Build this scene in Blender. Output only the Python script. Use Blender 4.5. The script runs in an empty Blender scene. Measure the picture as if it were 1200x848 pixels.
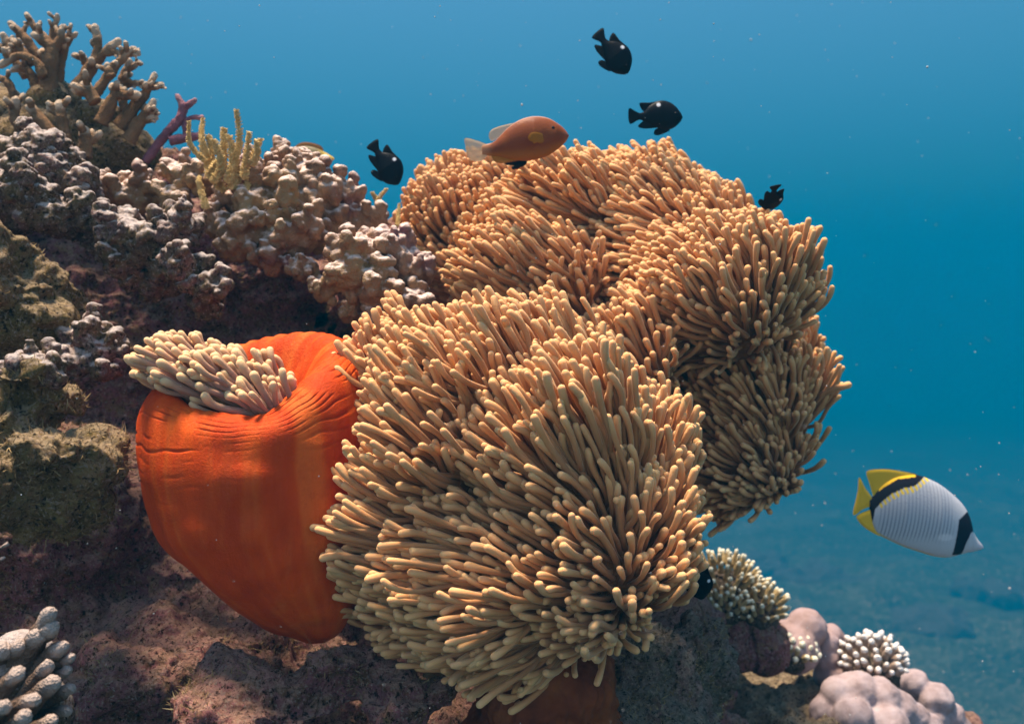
import bpy, math, random
import numpy as np
from mathutils import Vector, Matrix

random.seed(7)
RNG = np.random.default_rng(11)
sc = bpy.context.scene
COL = sc.collection

# ------------------------------------------------------------------ camera, sky, sun, exposure
cam_d = bpy.data.cameras.new('camera')
cam = bpy.data.objects.new('camera', cam_d); COL.objects.link(cam)
cam.location = (0, 0, 0); cam.rotation_euler = (math.radians(90), 0, 0)
cam_d.lens = 35; cam_d.sensor_width = 36; cam_d.clip_start = 0.01; cam_d.clip_end = 500
cam_d.dof.use_dof = True; cam_d.dof.focus_distance = 0.93; cam_d.dof.aperture_fstop = 7.0
sc.camera = cam

TO_SUN = Vector((-0.22, 0.03, 1.0)).normalized()
elev = math.asin(TO_SUN.z); azim = math.atan2(TO_SUN.x, TO_SUN.y)
world = bpy.data.worlds.new('World'); sc.world = world; world.use_nodes = True
wn = world.node_tree.nodes; wl = world.node_tree.links
sky = wn.new('ShaderNodeTexSky'); sky.sky_type = 'NISHITA'; sky.sun_disc = False
sky.sun_elevation = elev; sky.sun_rotation = azim
wl.new(sky.outputs[0], wn['Background'].inputs[0]); wn['Background'].inputs[1].default_value = 0.08

sun_d = bpy.data.lights.new('sun', 'SUN'); sun_d.energy = 5.0; sun_d.angle = math.radians(12)
sun_d.color = (1.0, 0.85, 0.68)
sun = bpy.data.objects.new('sun', sun_d); COL.objects.link(sun)
sun.rotation_euler = TO_SUN.to_track_quat('Z', 'Y').to_euler()

sc.view_settings.view_transform = 'Standard'; sc.view_settings.look = 'None'
sc.view_settings.gamma = 1; sc.view_settings.use_curve_mapping = False
sc.view_settings.exposure = 2.15
sc.cycles.volume_bounces = 3; sc.cycles.max_bounces = 6; sc.cycles.diffuse_bounces = 5
sc.cycles.glossy_bounces = 2; sc.cycles.transmission_bounces = 2; sc.cycles.use_denoising = True
sc.cycles.caustics_reflective = False; sc.cycles.caustics_refractive = False

FPX = 35 / 36 * 1200
def P(px, py, d):
    return np.array([(px - 600) / FPX * d, d, (424 - py) / FPX * d])
def R(px, d):
    return px * d / FPX

# ------------------------------------------------------------------ numpy noise
def _hash(ix, iy, iz, k=0):
    h = (ix.astype(np.int64) * 374761393 + iy.astype(np.int64) * 668265263 + iz.astype(np.int64) * 2147483647 + k * 1274126177) & 0xffffffff
    h = ((h ^ (h >> 13)) * 1274126177) & 0xffffffff
    h = ((h ^ (h >> 16)) * 2246822519) & 0xffffffff
    return ((h ^ (h >> 15)) & 0xffffff) / float(0xffffff)
def vnoise(p, k=0):
    f = np.floor(p); t = p - f; t = t * t * t * (t * (t * 6 - 15) + 10); i = f.astype(np.int64)
    out = 0
    for a in (0, 1):
        for b in (0, 1):
            for c in (0, 1):
                w = (t[:, 0] if a else 1 - t[:, 0]) * (t[:, 1] if b else 1 - t[:, 1]) * (t[:, 2] if c else 1 - t[:, 2])
                out = out + w * _hash(i[:, 0] + a, i[:, 1] + b, i[:, 2] + c, k)
    return out * 2 - 1
def fbm(p, octv=4, k=0, gain=0.5):
    s = 0; a = 1
    for o in range(octv):
        s = s + a * vnoise(p * 2 ** o + 17.3 * o, k + o); a *= gain
    return s
def voro(p, k=0):
    f = np.floor(p).astype(np.int64); best = np.full(len(p), 9.0)
    for a in (-1, 0, 1):
        for b in (-1, 0, 1):
            for c in (-1, 0, 1):
                x, y, z = f[:, 0] + a, f[:, 1] + b, f[:, 2] + c
                q = np.stack([x + _hash(x, y, z, k), y + _hash(x, y, z, k + 1), z + _hash(x, y, z, k + 2)], 1)
                best = np.minimum(best, ((q - p) ** 2).sum(1))
    return np.sqrt(best)
def knobs(p, s, k=0):                       # rounded bumps, 0..1
    return np.clip(1 - voro(p / s, k) ** 2 * 1.3, 0, 1)

# ------------------------------------------------------------------ geometry helpers
class Geo:
    def __init__(s): s.v = []; s.f = []; s.n = 0; s.attr = []
    def add(s, v, f, a=None):
        s.v.append(np.asarray(v, float)); s.f += [tuple(i + s.n for i in q) for q in f]; s.n += len(v)
        s.attr.append(np.zeros(len(v)) if a is None else np.asarray(a, float))
    def mesh(s, name, smooth=True, origin=None, attr=None):
        v = np.concatenate(s.v)
        if origin is not None: v = v - np.asarray(origin)
        me = bpy.data.meshes.new(name); me.from_pydata(v.tolist(), [], s.f)
        if smooth: me.polygons.foreach_set('use_smooth', [True] * len(me.polygons))
        if attr:
            at = me.attributes.new(attr, 'FLOAT', 'POINT'); at.data.foreach_set('value', np.concatenate(s.attr))
        me.update(); return me

def _ico(sub=3):
    import bmesh
    bm = bmesh.new(); bmesh.ops.create_icosphere(bm, subdivisions=sub, radius=1)
    v = np.array([x.co[:] for x in bm.verts]); f = [tuple(x.index for x in q.verts) for q in bm.faces]; bm.free(); return v, f
ICO2, ICO3 = _ico(2), _ico(3)

def tubes(path, rad, nseg):
    """path (T,R,3), rad (T,R) -> verts (T, R*nseg+2, 3), faces of one tube"""
    T, Rn, _ = path.shape
    tan = np.gradient(path, axis=1); tan /= np.linalg.norm(tan, axis=2, keepdims=True) + 1e-12
    ref = np.tile(np.array([0.31, 0.2, 0.93]), (T, 1))
    alt = np.abs((tan[:, 0] * ref).sum(1)) > 0.9; ref[alt] = [1, 0, 0]
    u = ref - (ref * tan[:, 0]).sum(1, keepdims=True) * tan[:, 0]; u /= np.linalg.norm(u, axis=1, keepdims=True)
    rings = []
    ang = np.arange(nseg) / nseg * 2 * np.pi; c, s = np.cos(ang), np.sin(ang)
    for i in range(Rn):
        t = tan[:, i]; u = u - (u * t).sum(1, keepdims=True) * t; u /= np.linalg.norm(u, axis=1, keepdims=True) + 1e-12
        w = np.cross(t, u)
        rings.append(path[:, i, None, :] + rad[:, i, None, None] * (u[:, None, :] * c[None, :, None] + w[:, None, :] * s[None, :, None]))
    v = np.stack(rings, 1).reshape(T, Rn * nseg, 3)
    tip = path[:, -1] + tan[:, -1] * rad[:, -1, None] * 0.35
    v = np.concatenate([v, path[:, :1], tip[:, None, :]], 1)
    f = []
    for i in range(Rn - 1):
        for j in range(nseg):
            k = (j + 1) % nseg; f.append((i * nseg + j, i * nseg + k, (i + 1) * nseg + k, (i + 1) * nseg + j))
    a, b = Rn * nseg, Rn * nseg + 1
    for j in range(nseg):
        k = (j + 1) % nseg
        f.append((k, j, a)); f.append(((Rn - 1) * nseg + j, (Rn - 1) * nseg + k, b))
    return v, f

def spline(pts, n):
    """Catmull-Rom through pts (k, m) -> n samples"""
    pts = np.asarray(pts, float)
    if len(pts) == 2: t = np.linspace(0, 1, n)[:, None]; return pts[0] * (1 - t) + pts[1] * t
    q = np.vstack([2 * pts[0] - pts[1], pts, 2 * pts[-1] - pts[-2]])
    out = []
    for x in np.linspace(0, len(pts) - 1 - 1e-9, n):
        i = int(x); t = x - i; a, b, c, d = q[i:i + 4]
        out.append(0.5 * (2 * b + (c - a) * t + (2 * a - 5 * b + 4 * c - d) * t * t + (3 * b - a - 3 * c + d) * t ** 3))
    return np.array(out)

def rtube(g, pts, n=24, nseg=12, a0=0.0, a1=1.0):
    """a rounded tube through (x,y,z,r) points"""
    s = spline(pts, n); p, r = s[:, :3], np.maximum(s[:, 3], 1e-4)
    d = p[-1] - p[-2]; d /= np.linalg.norm(d); rl = r[-1]
    k = np.array([0.35, 0.65, 0.87, 0.97])
    p = np.vstack([p, p[-1] + d * rl * k[:, None]]); r = np.concatenate([r, rl * np.sqrt(1 - k ** 2)])
    v, f = tubes(p[None], r[None], nseg)
    al = np.repeat(np.concatenate([np.linspace(a0, a1, n), np.full(4, a1)]), nseg)
    g.add(v[0], f, np.concatenate([al, [a0, a1]]))

def link(name, me, mat=None, parent=None, loc=None):
    o = bpy.data.objects.new(name, me); COL.objects.link(o)
    if mat: me.materials.append(mat)
    if parent: o.parent = parent
    if loc is not None: o.location = tuple(loc)
    return o
def tag(o, label=None, cat=None, group=None, kind=None):
    if label: o['label'] = label
    if cat: o['category'] = cat
    if group: o['group'] = group
    if kind: o['kind'] = kind
    return o
def thing(name, loc, label, cat, group=None):
    o = bpy.data.objects.new(name, None); COL.objects.link(o); o.location = tuple(loc); o.empty_display_size = 0.02
    return tag(o, label, cat, group)
def copy_tree(o, parent=None):
    c = o.copy(); COL.objects.link(c)
    if parent: c.parent = parent
    for ch in [x for x in bpy.data.objects if x.parent == o]: copy_tree(ch, c)
    return c

def rotm(ax, ay, az): return np.array(Matrix.Rotation(az, 3, 'Z') @ Matrix.Rotation(ay, 3, 'Y') @ Matrix.Rotation(ax, 3, 'X'))
def blob(name, balls=(), geo=None, voxel=0.004, smooth=4, disp=None, origin=None):
    """union of ellipsoids (centre, radii[, rotation]) and extra geometry, melted into one skin, then displaced along its normals"""
    g = Geo()
    for b in balls:
        v, f = ICO3
        w = v * np.asarray(b[1]); 
        if len(b) > 2: w = w @ np.asarray(b[2]).T
        g.add(w + np.asarray(b[0]), f)
    if geo is not None: g.v += geo.v; g.f += [tuple(i + g.n for i in q) for q in geo.f]; g.attr += geo.attr; g.n += geo.n
    me = g.mesh('raw'); o = bpy.data.objects.new('raw', me); COL.objects.link(o)
    m = o.modifiers.new('r', 'REMESH'); m.mode = 'VOXEL'; m.voxel_size = voxel
    if smooth:
        m = o.modifiers.new('s', 'SMOOTH'); m.iterations = smooth; m.factor = 0.5
    dg = bpy.context.evaluated_depsgraph_get()
    out = bpy.data.meshes.new_from_object(o.evaluated_get(dg)); out.name = name
    bpy.data.objects.remove(o); bpy.data.meshes.remove(me)
    v, n = vn(out)
    if disp is not None: v = v + n * disp(v, n)[:, None]
    if origin is not None: v = v - np.asarray(origin)
    out.vertices.foreach_set('co', v.astype(np.float32).ravel())
    out.polygons.foreach_set('use_smooth', [True] * len(out.polygons)); out.update()
    return out
def vn(me):
    n = len(me.vertices); v = np.empty(n * 3, np.float32); me.vertices.foreach_get('co', v)
    q = np.empty(n * 3, np.float32); me.vertices.foreach_get('normal', q)
    return v.reshape(-1, 3).astype(float), q.reshape(-1, 3).astype(float)

# ------------------------------------------------------------------ materials
class NT:
    def __init__(s, name):
        s.m = bpy.data.materials.new(name); s.m.use_nodes = True; s.t = s.m.node_tree; s.n = s.t.nodes; s.b = s.n['Principled BSDF']
        s.b.inputs['Specular IOR Level'].default_value = 0.06
    def new(s, kind, **kw):
        n = s.n.new(kind)
        for k, v in kw.items():
            if k in n.inputs: 
                n.inputs[k].default_value = v
            else: setattr(n, k, v)
        return n
    def l(s, a, b): s.t.links.new(a, b)
    def coord(s):
        return s.new('ShaderNodeTexCoord').outputs['Object']
    def noise(s, scale, detail=4, rough=0.55, vec=None, dist=0.0):
        n = s.new('ShaderNodeTexNoise'); n.inputs['Scale'].default_value = scale; n.inputs['Detail'].default_value = detail
        n.inputs['Roughness'].default_value = rough; n.inputs['Distortion'].default_value = dist
        s.l(vec or s.coord(), n.inputs['Vector']); return n.outputs['Fac']
    def voronoi(s, scale, vec=None):
        n = s.new('ShaderNodeTexVoronoi'); n.inputs['Scale'].default_value = scale; s.l(vec or s.coord(), n.inputs['Vector']); return n.outputs['Distance']
    def ramp(s, fac, stops):
        r = s.new('ShaderNodeValToRGB'); s.l(fac, r.inputs[0]); e = r.color_ramp.elements
        while len(e) < len(stops): e.new(0.5)
        for i, (p, c) in enumerate(stops):
            e[i].position = p; e[i].color = (*c, 1) if len(c) == 3 else c
        return r.outputs['Color']
    def mix(s, fac, a, b, mode='MIX'):
        m = s.new('ShaderNodeMix', data_type='RGBA', blend_type=mode)
        for i, x in ((0, fac), (6, a), (7, b)):
            if hasattr(x, 'links'): s.l(x, m.inputs[i])
            elif i == 0: m.inputs[i].default_value = x
            else: m.inputs[i].default_value = (*x, 1)
        return m.outputs[2]
    def math(s, op, a, b=0.5, clamp=False):
        m = s.new('ShaderNodeMath', operation=op, use_clamp=clamp)
        for i, x in ((0, a), (1, b)):
            if hasattr(x, 'links'): s.l(x, m.inputs[i])
            else: m.inputs[i].default_value = x
        return m.outputs[0]
    def attr(s, name):
        return s.new('ShaderNodeAttribute', attribute_name=name)
    def bump(s, h, dist, strength=1.0):
        b = s.new('ShaderNodeBump'); b.inputs['Distance'].default_value = dist; b.inputs['Strength'].default_value = strength
        s.l(h, b.inputs['Height']); s.l(b.outputs[0], s.b.inputs['Normal']); return b
    def up(s):
        g = s.new('ShaderNodeNewGeometry'); x = s.new('ShaderNodeSeparateXYZ'); s.l(g.outputs['Normal'], x.inputs[0]); return x.outputs['Z']
    def base(s, c, rough=0.8):
        if hasattr(c, 'links'): s.l(c, s.b.inputs['Base Color'])
        else: s.b.inputs['Base Color'].default_value = (*c, 1)
        s.b.inputs['Roughness'].default_value = rough

def mat_rock(name, cols, dust_sun=(0.42, 0.36, 0.33), dust_sun_amt=0.6, fine=1.0, scale=1.0, top=False, fleck=(0.5, 0.36, 0.27)):
    t = NT(name)
    a = t.noise(16 * scale, 9, 0.7, dist=0.8); c = t.ramp(a, [(0.34, cols[0]), (0.45, cols[1]), (0.53, cols[2]), (0.63, cols[3])])
    b = t.noise(75 * scale, 7, 0.75); c = t.mix(t.ramp(b, [(0.45, (0, 0, 0)), (0.58, (1, 1, 1))]), c, t.mix(0.6, c, cols[4]))
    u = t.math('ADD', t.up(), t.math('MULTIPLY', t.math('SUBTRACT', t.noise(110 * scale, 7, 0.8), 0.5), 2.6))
    k = t.math('MULTIPLY', t.ramp(u, [(0.25, (0, 0, 0)), (0.85, (1, 1, 1))]), dust_sun_amt)  # settled dust on upward faces, its pale colour also brightening the sunlit tops
    if not top: c = t.mix(k, c, dust_sun)
    sp = t.noise(330 * scale, 5, 0.75); c = t.mix(t.ramp(sp, [(0.33, (0.85,) * 3), (0.45, (0, 0, 0))]), c, tuple(x * 0.3 for x in cols[0]))
    f = t.noise(330 * scale, 3, 0.6); c = t.mix(t.ramp(f, [(0.57, (0, 0, 0)), (0.66, (0.85,) * 3)]), c, fleck)
    pt = t.noise(170 * scale, 4, 0.7); c = t.mix(t.ramp(pt, [(0.36, (0.9,) * 3), (0.46, (0, 0, 0))]), c, tuple(x * 0.35 for x in cols[0]))
    if top: c = t.mix(t.math('MULTIPLY', k, .92), c, dust_sun)
    t.base(c, 0.92)
    h = t.math('ADD', t.math('ADD', t.math('MULTIPLY', b, 1.2), t.math('MULTIPLY', sp, 0.8)), t.math('MULTIPLY', t.voronoi(130 * scale), -0.7))
    t.bump(h, 0.014 * fine, 1.0); return t.m

M = {}
M['terrain'] = mat_rock('reef rock with coralline crust', [(0.07, 0.03, 0.015), (0.25, 0.12, 0.055), (0.36, 0.13, 0.13), (0.46, 0.27, 0.12), (0.48, 0.17, 0.18)], dust_sun=(0.70, 0.42, 0.29), dust_sun_amt=0.55)
M['crust'] = mat_rock('dusty sunlit coral crust', [(0.09, 0.05, 0.03), (0.24, 0.15, 0.09), (0.25, 0.13, 0.115), (0.38, 0.27, 0.19), (0.24, 0.17, 0.06)], dust_sun=(0.86, 0.70, 0.62), dust_sun_amt=1.0, top=True, fine=.6)  # white top colour is dust plus painted-in sunlight on upward faces
M['algae_rock'] = mat_rock('algae covered rock', [(0.07, 0.04, 0.016), (0.25, 0.16, 0.06), (0.31, 0.18, 0.08), (0.44, 0.30, 0.15), (0.34, 0.24, 0.075)], dust_sun=(0.68, 0.49, 0.30), dust_sun_amt=0.7)
M['brown_rock'] = mat_rock('brown turf rock', [(0.08, 0.065, 0.045), (0.22, 0.18, 0.12), (0.30, 0.17, 0.14), (0.38, 0.27, 0.20), (0.23, 0.20, 0.13)], dust_sun=(0.48, 0.36, 0.28), dust_sun_amt=0.4)
M['ledge'] = mat_rock('rubble ledge', [(0.08, 0.05, 0.03), (0.30, 0.20, 0.10), (0.34, 0.22, 0.15), (0.42, 0.31, 0.19), (0.20, 0.12, 0.09)], dust_sun=(0.52, 0.40, 0.24), dust_sun_amt=0.7)

def mat_knob():
    t = NT('knobby coral with sunlit tops')
    a = t.noise(30, 6, 0.6); c = t.ramp(a, [(0.3, (0.11, 0.05, 0.025)), (0.5, (0.25, 0.135, 0.072)), (0.68, (0.34, 0.21, 0.135))])
    pz = t.noise(7, 3, 0.6); c = t.mix(t.ramp(pz, [(0.5, (0, 0, 0)), (0.62, (0.8,) * 3)]), c, (0.30, 0.19, 0.085)); c = t.mix(t.ramp(pz, [(0.36, (0.8,) * 3), (0.46, (0, 0, 0))]), c, (0.19, 0.085, 0.10))
    al = t.noise(18, 5, 0.7); c = t.mix(t.ramp(al, [(0.58, (0, 0, 0)), (0.7, (0.8,) * 3)]), c, (0.22, 0.09, 0.06))
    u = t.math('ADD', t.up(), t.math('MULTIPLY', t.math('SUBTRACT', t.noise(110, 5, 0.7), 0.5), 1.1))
    c = t.mix(t.ramp(u, [(0.2, (0, 0, 0)), (0.9, (1, 1, 1))]), c, (0.76, 0.58, 0.49)); t.base(c, 0.9)  # pale growth tips and sediment, plus sunlit tops painted in by upward normal
    t.bump(t.math('ADD', t.noise(260, 5, 0.7), t.math('MULTIPLY', t.voronoi(420), -0.6)), 0.003, 0.8); return t.m
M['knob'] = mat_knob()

def mat_stag(name, body, tip):
    t = NT(name); a = t.attr('along').outputs['Fac']
    n = t.noise(45, 5, 0.6); c = t.ramp(n, [(0.3, tuple(x * 0.6 for x in body)), (0.6, body)])
    c = t.mix(t.ramp(a, [(0.75, (0, 0, 0)), (1.0, (1, 1, 1))]), c, tip); t.base(c, 0.8)
    t.bump(t.math('ADD', t.voronoi(500), t.noise(200, 4, 0.7)), 0.0022, 0.8); return t.m
M['stag'] = mat_stag('tan staghorn coral', (0.23, 0.125, 0.06), (0.52, 0.38, 0.26))
M['purple'] = mat_stag('purple branch coral', (0.25, 0.10, 0.12), (0.40, 0.20, 0.20))
M['finger'] = mat_stag('dusty finger coral', (0.15, 0.095, 0.065), (0.38, 0.29, 0.24))
M['acro'] = mat_stag('cream tipped coral', (0.42, 0.30, 0.14), (0.86, 0.79, 0.60))
M['acro_pink'] = mat_stag('white tipped coral', (0.38, 0.27, 0.20), (0.82, 0.76, 0.71))
M['acro_base'] = mat_rock('coral underside', [(0.06, 0.045, 0.03), (0.13, 0.10, 0.06), (0.15, 0.11, 0.08), (0.2, 0.15, 0.1), (0.12, 0.09, 0.06)], dust_sun_amt=0.1)

def mat_tent(name, base, mid, tip, sss=0.25):
    t = NT(name); a = t.attr('along').outputs['Fac']
    c = t.ramp(a, [(0.0, tuple(x * 0.6 for x in base)), (0.45, base), (0.76, mid), (0.93, tip)])
    n = t.noise(16, 3, 0.5); c = t.mix(t.ramp(n, [(0.35, (0, 0, 0)), (0.7, (0.35,) * 3)]), c, t.mix(0.5, c, (0.42, 0.24, 0.15)))
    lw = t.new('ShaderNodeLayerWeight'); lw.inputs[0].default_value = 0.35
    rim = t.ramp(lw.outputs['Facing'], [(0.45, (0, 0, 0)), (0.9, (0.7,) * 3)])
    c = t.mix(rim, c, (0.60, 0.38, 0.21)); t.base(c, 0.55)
    t.b.inputs['Subsurface Weight'].default_value = sss; t.b.inputs['Subsurface Radius'].default_value = (1.0, 0.5, 0.25); t.b.inputs['Subsurface Scale'].default_value = 0.0045
    t.b.inputs['Sheen Weight'].default_value = 0.04
    t.bump(t.noise(300, 3, 0.6), 0.0008, 0.5); return t.m
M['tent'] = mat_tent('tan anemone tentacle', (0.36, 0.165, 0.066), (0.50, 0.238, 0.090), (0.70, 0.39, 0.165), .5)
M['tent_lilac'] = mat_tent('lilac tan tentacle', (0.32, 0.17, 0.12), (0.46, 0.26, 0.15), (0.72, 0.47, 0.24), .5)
def mat_disc():
    t = NT('brown anemone disc'); c = t.ramp(t.noise(60, 5, 0.6), [(0.3, (0.18, 0.085, 0.036)), (0.7, (0.32, 0.155, 0.066))]); t.base(c, 0.8)
    t.bump(t.voronoi(220), 0.003, 0.7); return t.m
M['disc'] = mat_disc()

def mat_orange():
    t = NT('orange anemone column'); co = t.coord()
    n = t.noise(9, 4, 0.5, co); c = t.ramp(n, [(0.3, (0.46, 0.042, 0.004)), (0.55, (0.62, 0.066, 0.005)), (0.75, (0.72, 0.11, 0.009))])
    ms = t.new('ShaderNodeMapping'); ms.inputs['Scale'].default_value = (60, 60, 4); t.l(co, ms.inputs[0])
    s1 = t.noise(1.0, 5, 0.55, ms.outputs[0]); c = t.mix(t.ramp(s1, [(0.5, (0, 0, 0)), (0.75, (0.25,) * 3)]), c, (0.80, 0.24, 0.05))
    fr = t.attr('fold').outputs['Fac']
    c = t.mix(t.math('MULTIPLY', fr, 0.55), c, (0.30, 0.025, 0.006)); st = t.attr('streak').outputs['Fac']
    c = t.mix(t.ramp(st, [(0.5, (0, 0, 0)), (0.95, (0.42,) * 3)]), c, (0.76, 0.19, 0.03)); c = t.mix(t.ramp(st, [(0.1, (0.4,) * 3), (0.5, (0, 0, 0))]), c, (0.40, 0.036, 0.006))
    mo = t.noise(55, 6, 0.7, co); c = t.mix(t.ramp(mo, [(0.5, (0, 0, 0)), (0.7, (0.35,) * 3)]), c, (0.36, 0.035, 0.008)); t.base(c, 0.5)
    t.b.inputs['Subsurface Weight'].default_value = 0.2; t.b.inputs['Subsurface Radius'].default_value = (1, 0.25, 0.1); t.b.inputs['Subsurface Scale'].default_value = 0.01
    mm = t.new('ShaderNodeMapping'); mm.inputs['Scale'].default_value = (120, 120, 30); t.l(co, mm.inputs[0])
    t.bump(t.math('ADD', t.noise(1.0, 4, 0.6, mm.outputs[0]), t.math('MULTIPLY', t.noise(420, 4, 0.7, co), 0.6)), 0.0022, 0.8); return t.m
M['orange'] = mat_orange()

def mat_plain(name, cols, scale, bump=0.001, rough=0.7, bscale=300):
    t = NT(name); n = t.noise(scale, 5, 0.6); k = len(cols)
    t.base(t.ramp(n, [(0.3 + 0.4 * i / max(1, k - 1), c) for i, c in enumerate(cols)]), rough)
    if bump: t.bump(t.noise(bscale, 5, 0.65), bump, 0.7)
    return t.m
M['porites'] = mat_plain('lilac grey boulder coral', [(0.22, 0.155, 0.145), (0.33, 0.25, 0.245), (0.40, 0.32, 0.32)], 40, 0.0015, 0.85)
M['porites_dark'] = mat_plain('mauve boulder coral', [(0.24, 0.16, 0.14), (0.30, 0.21, 0.20), (0.34, 0.26, 0.27)], 30, 0.0015, 0.85)
M['frond'] = mat_plain('yellow feathery frond', [(0.52, 0.34, 0.12), (0.72, 0.53, 0.24)], 120, 0.001)
M['turf'] = mat_plain('brown filament algae', [(0.16, 0.09, 0.035), (0.34, 0.22, 0.09), (0.46, 0.36, 0.18)], 30, 0)
M['speck'] = mat_plain('pale drifting speck', [(0.30, 0.32, 0.32), (0.55, 0.55, 0.52)], 50, 0)
M['seabed'] = mat_rock('seabed of sand and rubble', [(0.025, 0.03, 0.015), (0.05, 0.06, 0.03), (0.09, 0.10, 0.05), (0.16, 0.16, 0.09), (0.05, 0.06, 0.025)], dust_sun_amt=0.0, fine=10, scale=0.03)
M['far_reef'] = mat_rock('far reef lump', [(0.02, 0.02, 0.015), (0.05, 0.045, 0.035), (0.07, 0.06, 0.05), (0.1, 0.09, 0.07), (0.06, 0.05, 0.04)], dust_sun_amt=0.1, fine=4, scale=0.2)
def mat_vc(name, rough=0.45, scale_bump=.0003):
    t = NT(name); t.l(t.attr('paint').outputs['Color'], t.b.inputs['Base Color']); t.b.inputs['Roughness'].default_value = rough
    t.bump(t.voronoi(420), scale_bump, 0.5); t.b.inputs['Specular IOR Level'].default_value = 0.06; return t.m
M['fish'] = mat_vc('fish skin')
M['eye'] = mat_plain('fish eye', [(0.01, 0.01, 0.012), (0.012, 0.012, 0.015)], 10, 0, 0.15)
def mat_fin(name, col, col2):
    t = NT(name); w = t.new('ShaderNodeTexWave', bands_direction='X'); w.inputs['Scale'].default_value = 260; w.inputs['Distortion'].default_value = 1.0
    t.l(t.coord(), w.inputs[0]); t.base(t.mix(w.outputs['Fac'], col, col2), 0.6); t.bump(w.outputs['Fac'], 0.0004, 0.5); return t.m
def mat_clear_fin(name, col, alpha):
    m = mat_fin(name, col, tuple(min(1, x * 1.15) for x in col)); m.node_tree.nodes['Principled BSDF'].inputs['Alpha'].default_value = alpha; return m
M['fin_yellow'] = mat_fin('yellow fin', (0.68, 0.38, 0.02), (0.75, 0.47, 0.04))
M['fin_black'] = mat_fin('black fin', (0.005, 0.005, 0.006), (0.007, 0.007, 0.009))
M['fin_pink'] = mat_clear_fin('pale pink fin', (0.72, 0.47, 0.26), 0.6)
M['fin_pale'] = mat_clear_fin('pale clear fin', (0.50, 0.50, 0.50), 0.15)
M['fin_orange'] = mat_clear_fin('orange yellow fin', (0.36, 0.13, 0.016), .8)

# ------------------------------------------------------------------ seabed, water haze, reef
def grid_mesh(name, x0, x1, y0, y1, nx, ny, hf):
    X, Y = np.meshgrid(np.linspace(x0, x1, nx), np.linspace(y0, y1, ny)); p = np.stack([X.ravel(), Y.ravel(), np.zeros(X.size)], 1)
    p[:, 2] = hf(p); i = np.arange(nx * ny).reshape(ny, nx)
    f = np.stack([i[:-1, :-1], i[:-1, 1:], i[1:, 1:], i[1:, :-1]], -1).reshape(-1, 4)
    me = bpy.data.meshes.new(name); me.from_pydata(p.tolist(), [], f.tolist()); me.polygons.foreach_set('use_smooth', [True] * len(me.polygons)); return me
FLOOR = -7.6
sea = link('seabed', grid_mesh('seabed', -90, 90, -7, 170, 500, 500, lambda p: FLOOR + 0.35 * fbm(p * 0.25, 4, 3) + 0.2 * knobs(p, 1.2, 4)), M['seabed']); tag(sea, kind='structure')

hz = NT('water haze'); hz.n.remove(hz.b)
pv = hz.new('ShaderNodeVolumePrincipled'); hz.l(pv.outputs[0], hz.n['Material Output'].inputs['Volume'])
pv.inputs['Color'].default_value = (0.0, 0.172, 0.305, 1); pv.inputs['Density'].default_value = 0.038; pv.inputs['Anisotropy'].default_value = 0.0
g = Geo(); X0, X1, Y0, Y1, Z0, Z1 = -91, 91, -8, 172, FLOOR - 1.5, 20.0
g.add([(x, y, z) for x in (X0, X1) for y in (Y0, Y1) for z in (Z0, Z1)], [(0, 1, 3, 2), (4, 6, 7, 5), (0, 4, 5, 1), (2, 3, 7, 6), (0, 2, 6, 4), (1, 5, 7, 3)])
tag(link('haze', g.mesh('haze', smooth=False), hz.m), kind='stuff')

def E(px, py, d, rx, rz, ry): return (P(px, py, d), (R(rx, d), ry, R(rz, d)))
def rock_disp(a=1.0, k=0):
    return lambda v, n: a * (0.030 * fbm(v / 0.16, 3, k) + 0.012 * fbm(v / 0.035, 4, k + 5) + 0.009 * (knobs(v, 0.03, k + 9) - 0.4) + 0.0055 * (knobs(v, 0.012, k + 12) - 0.4) * (vnoise(v / .05, k + 3) > -.2) + 0.0028 * vnoise(v / 0.006, k + 20))
terr = blob('reef_terrain', [
    E(90, 440, 1.55, 250, 190, .24), E(340, 440, 1.58, 170, 130, .22), E(60, 290, 1.6, 190, 130, .22), E(-60, 300, 1.5, 150, 160, .3),
    E(150, 930, 1.18, 420, 250, .30), E(560, 1000, 1.12, 300, 200, .22), E(60, 640, 1.28, 170, 160, .2), E(430, 800, 1.35, 200, 200, .2),
    E(640, 880, 1.25, 160, 160, .15), E(200, 700, 1.35, 250, 200, .2),
    E(300, 330, 1.52, 170, 100, .17), E(180, 250, 1.5, 110, 70, .12), E(440, 340, 1.5, 90, 80, .15),
    E(400, 775, .955, 60, 34, .05), E(300, 830, .93, 110, 50, .07), E(470, 815, .94, 60, 34, .05), E(150, 800, 1.0, 80, 50, .06)],
    voxel=0.0034, smooth=12, disp=rock_disp(1.0))
tag(link('reef_terrain', terr, M['terrain']), kind='structure')
slope = blob('reef_slope', [E(815, 875, 1.5, 76, 110, .12), E(760, 800, 1.4, 110, 110, .1), E(960, 1010, 1.78, 262, 190, .42), E(500, 1500, 1.75, 900, 520, .75), E(900, 1400, 2.2, 500, 420, .6), E(-200, 900, 1.45, 300, 400, .45), E(500, 2100, 1.9, 900, 500, .9), E(500, 2500, 2.0, 1100, 700, 1.1), E(500, 3700, 2.2, 1500, 1300, 1.7)],
    voxel=0.018, smooth=6, disp=rock_disp(1.3, 3))
tag(link('reef_slope', slope, M['terrain']), kind='structure')

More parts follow.
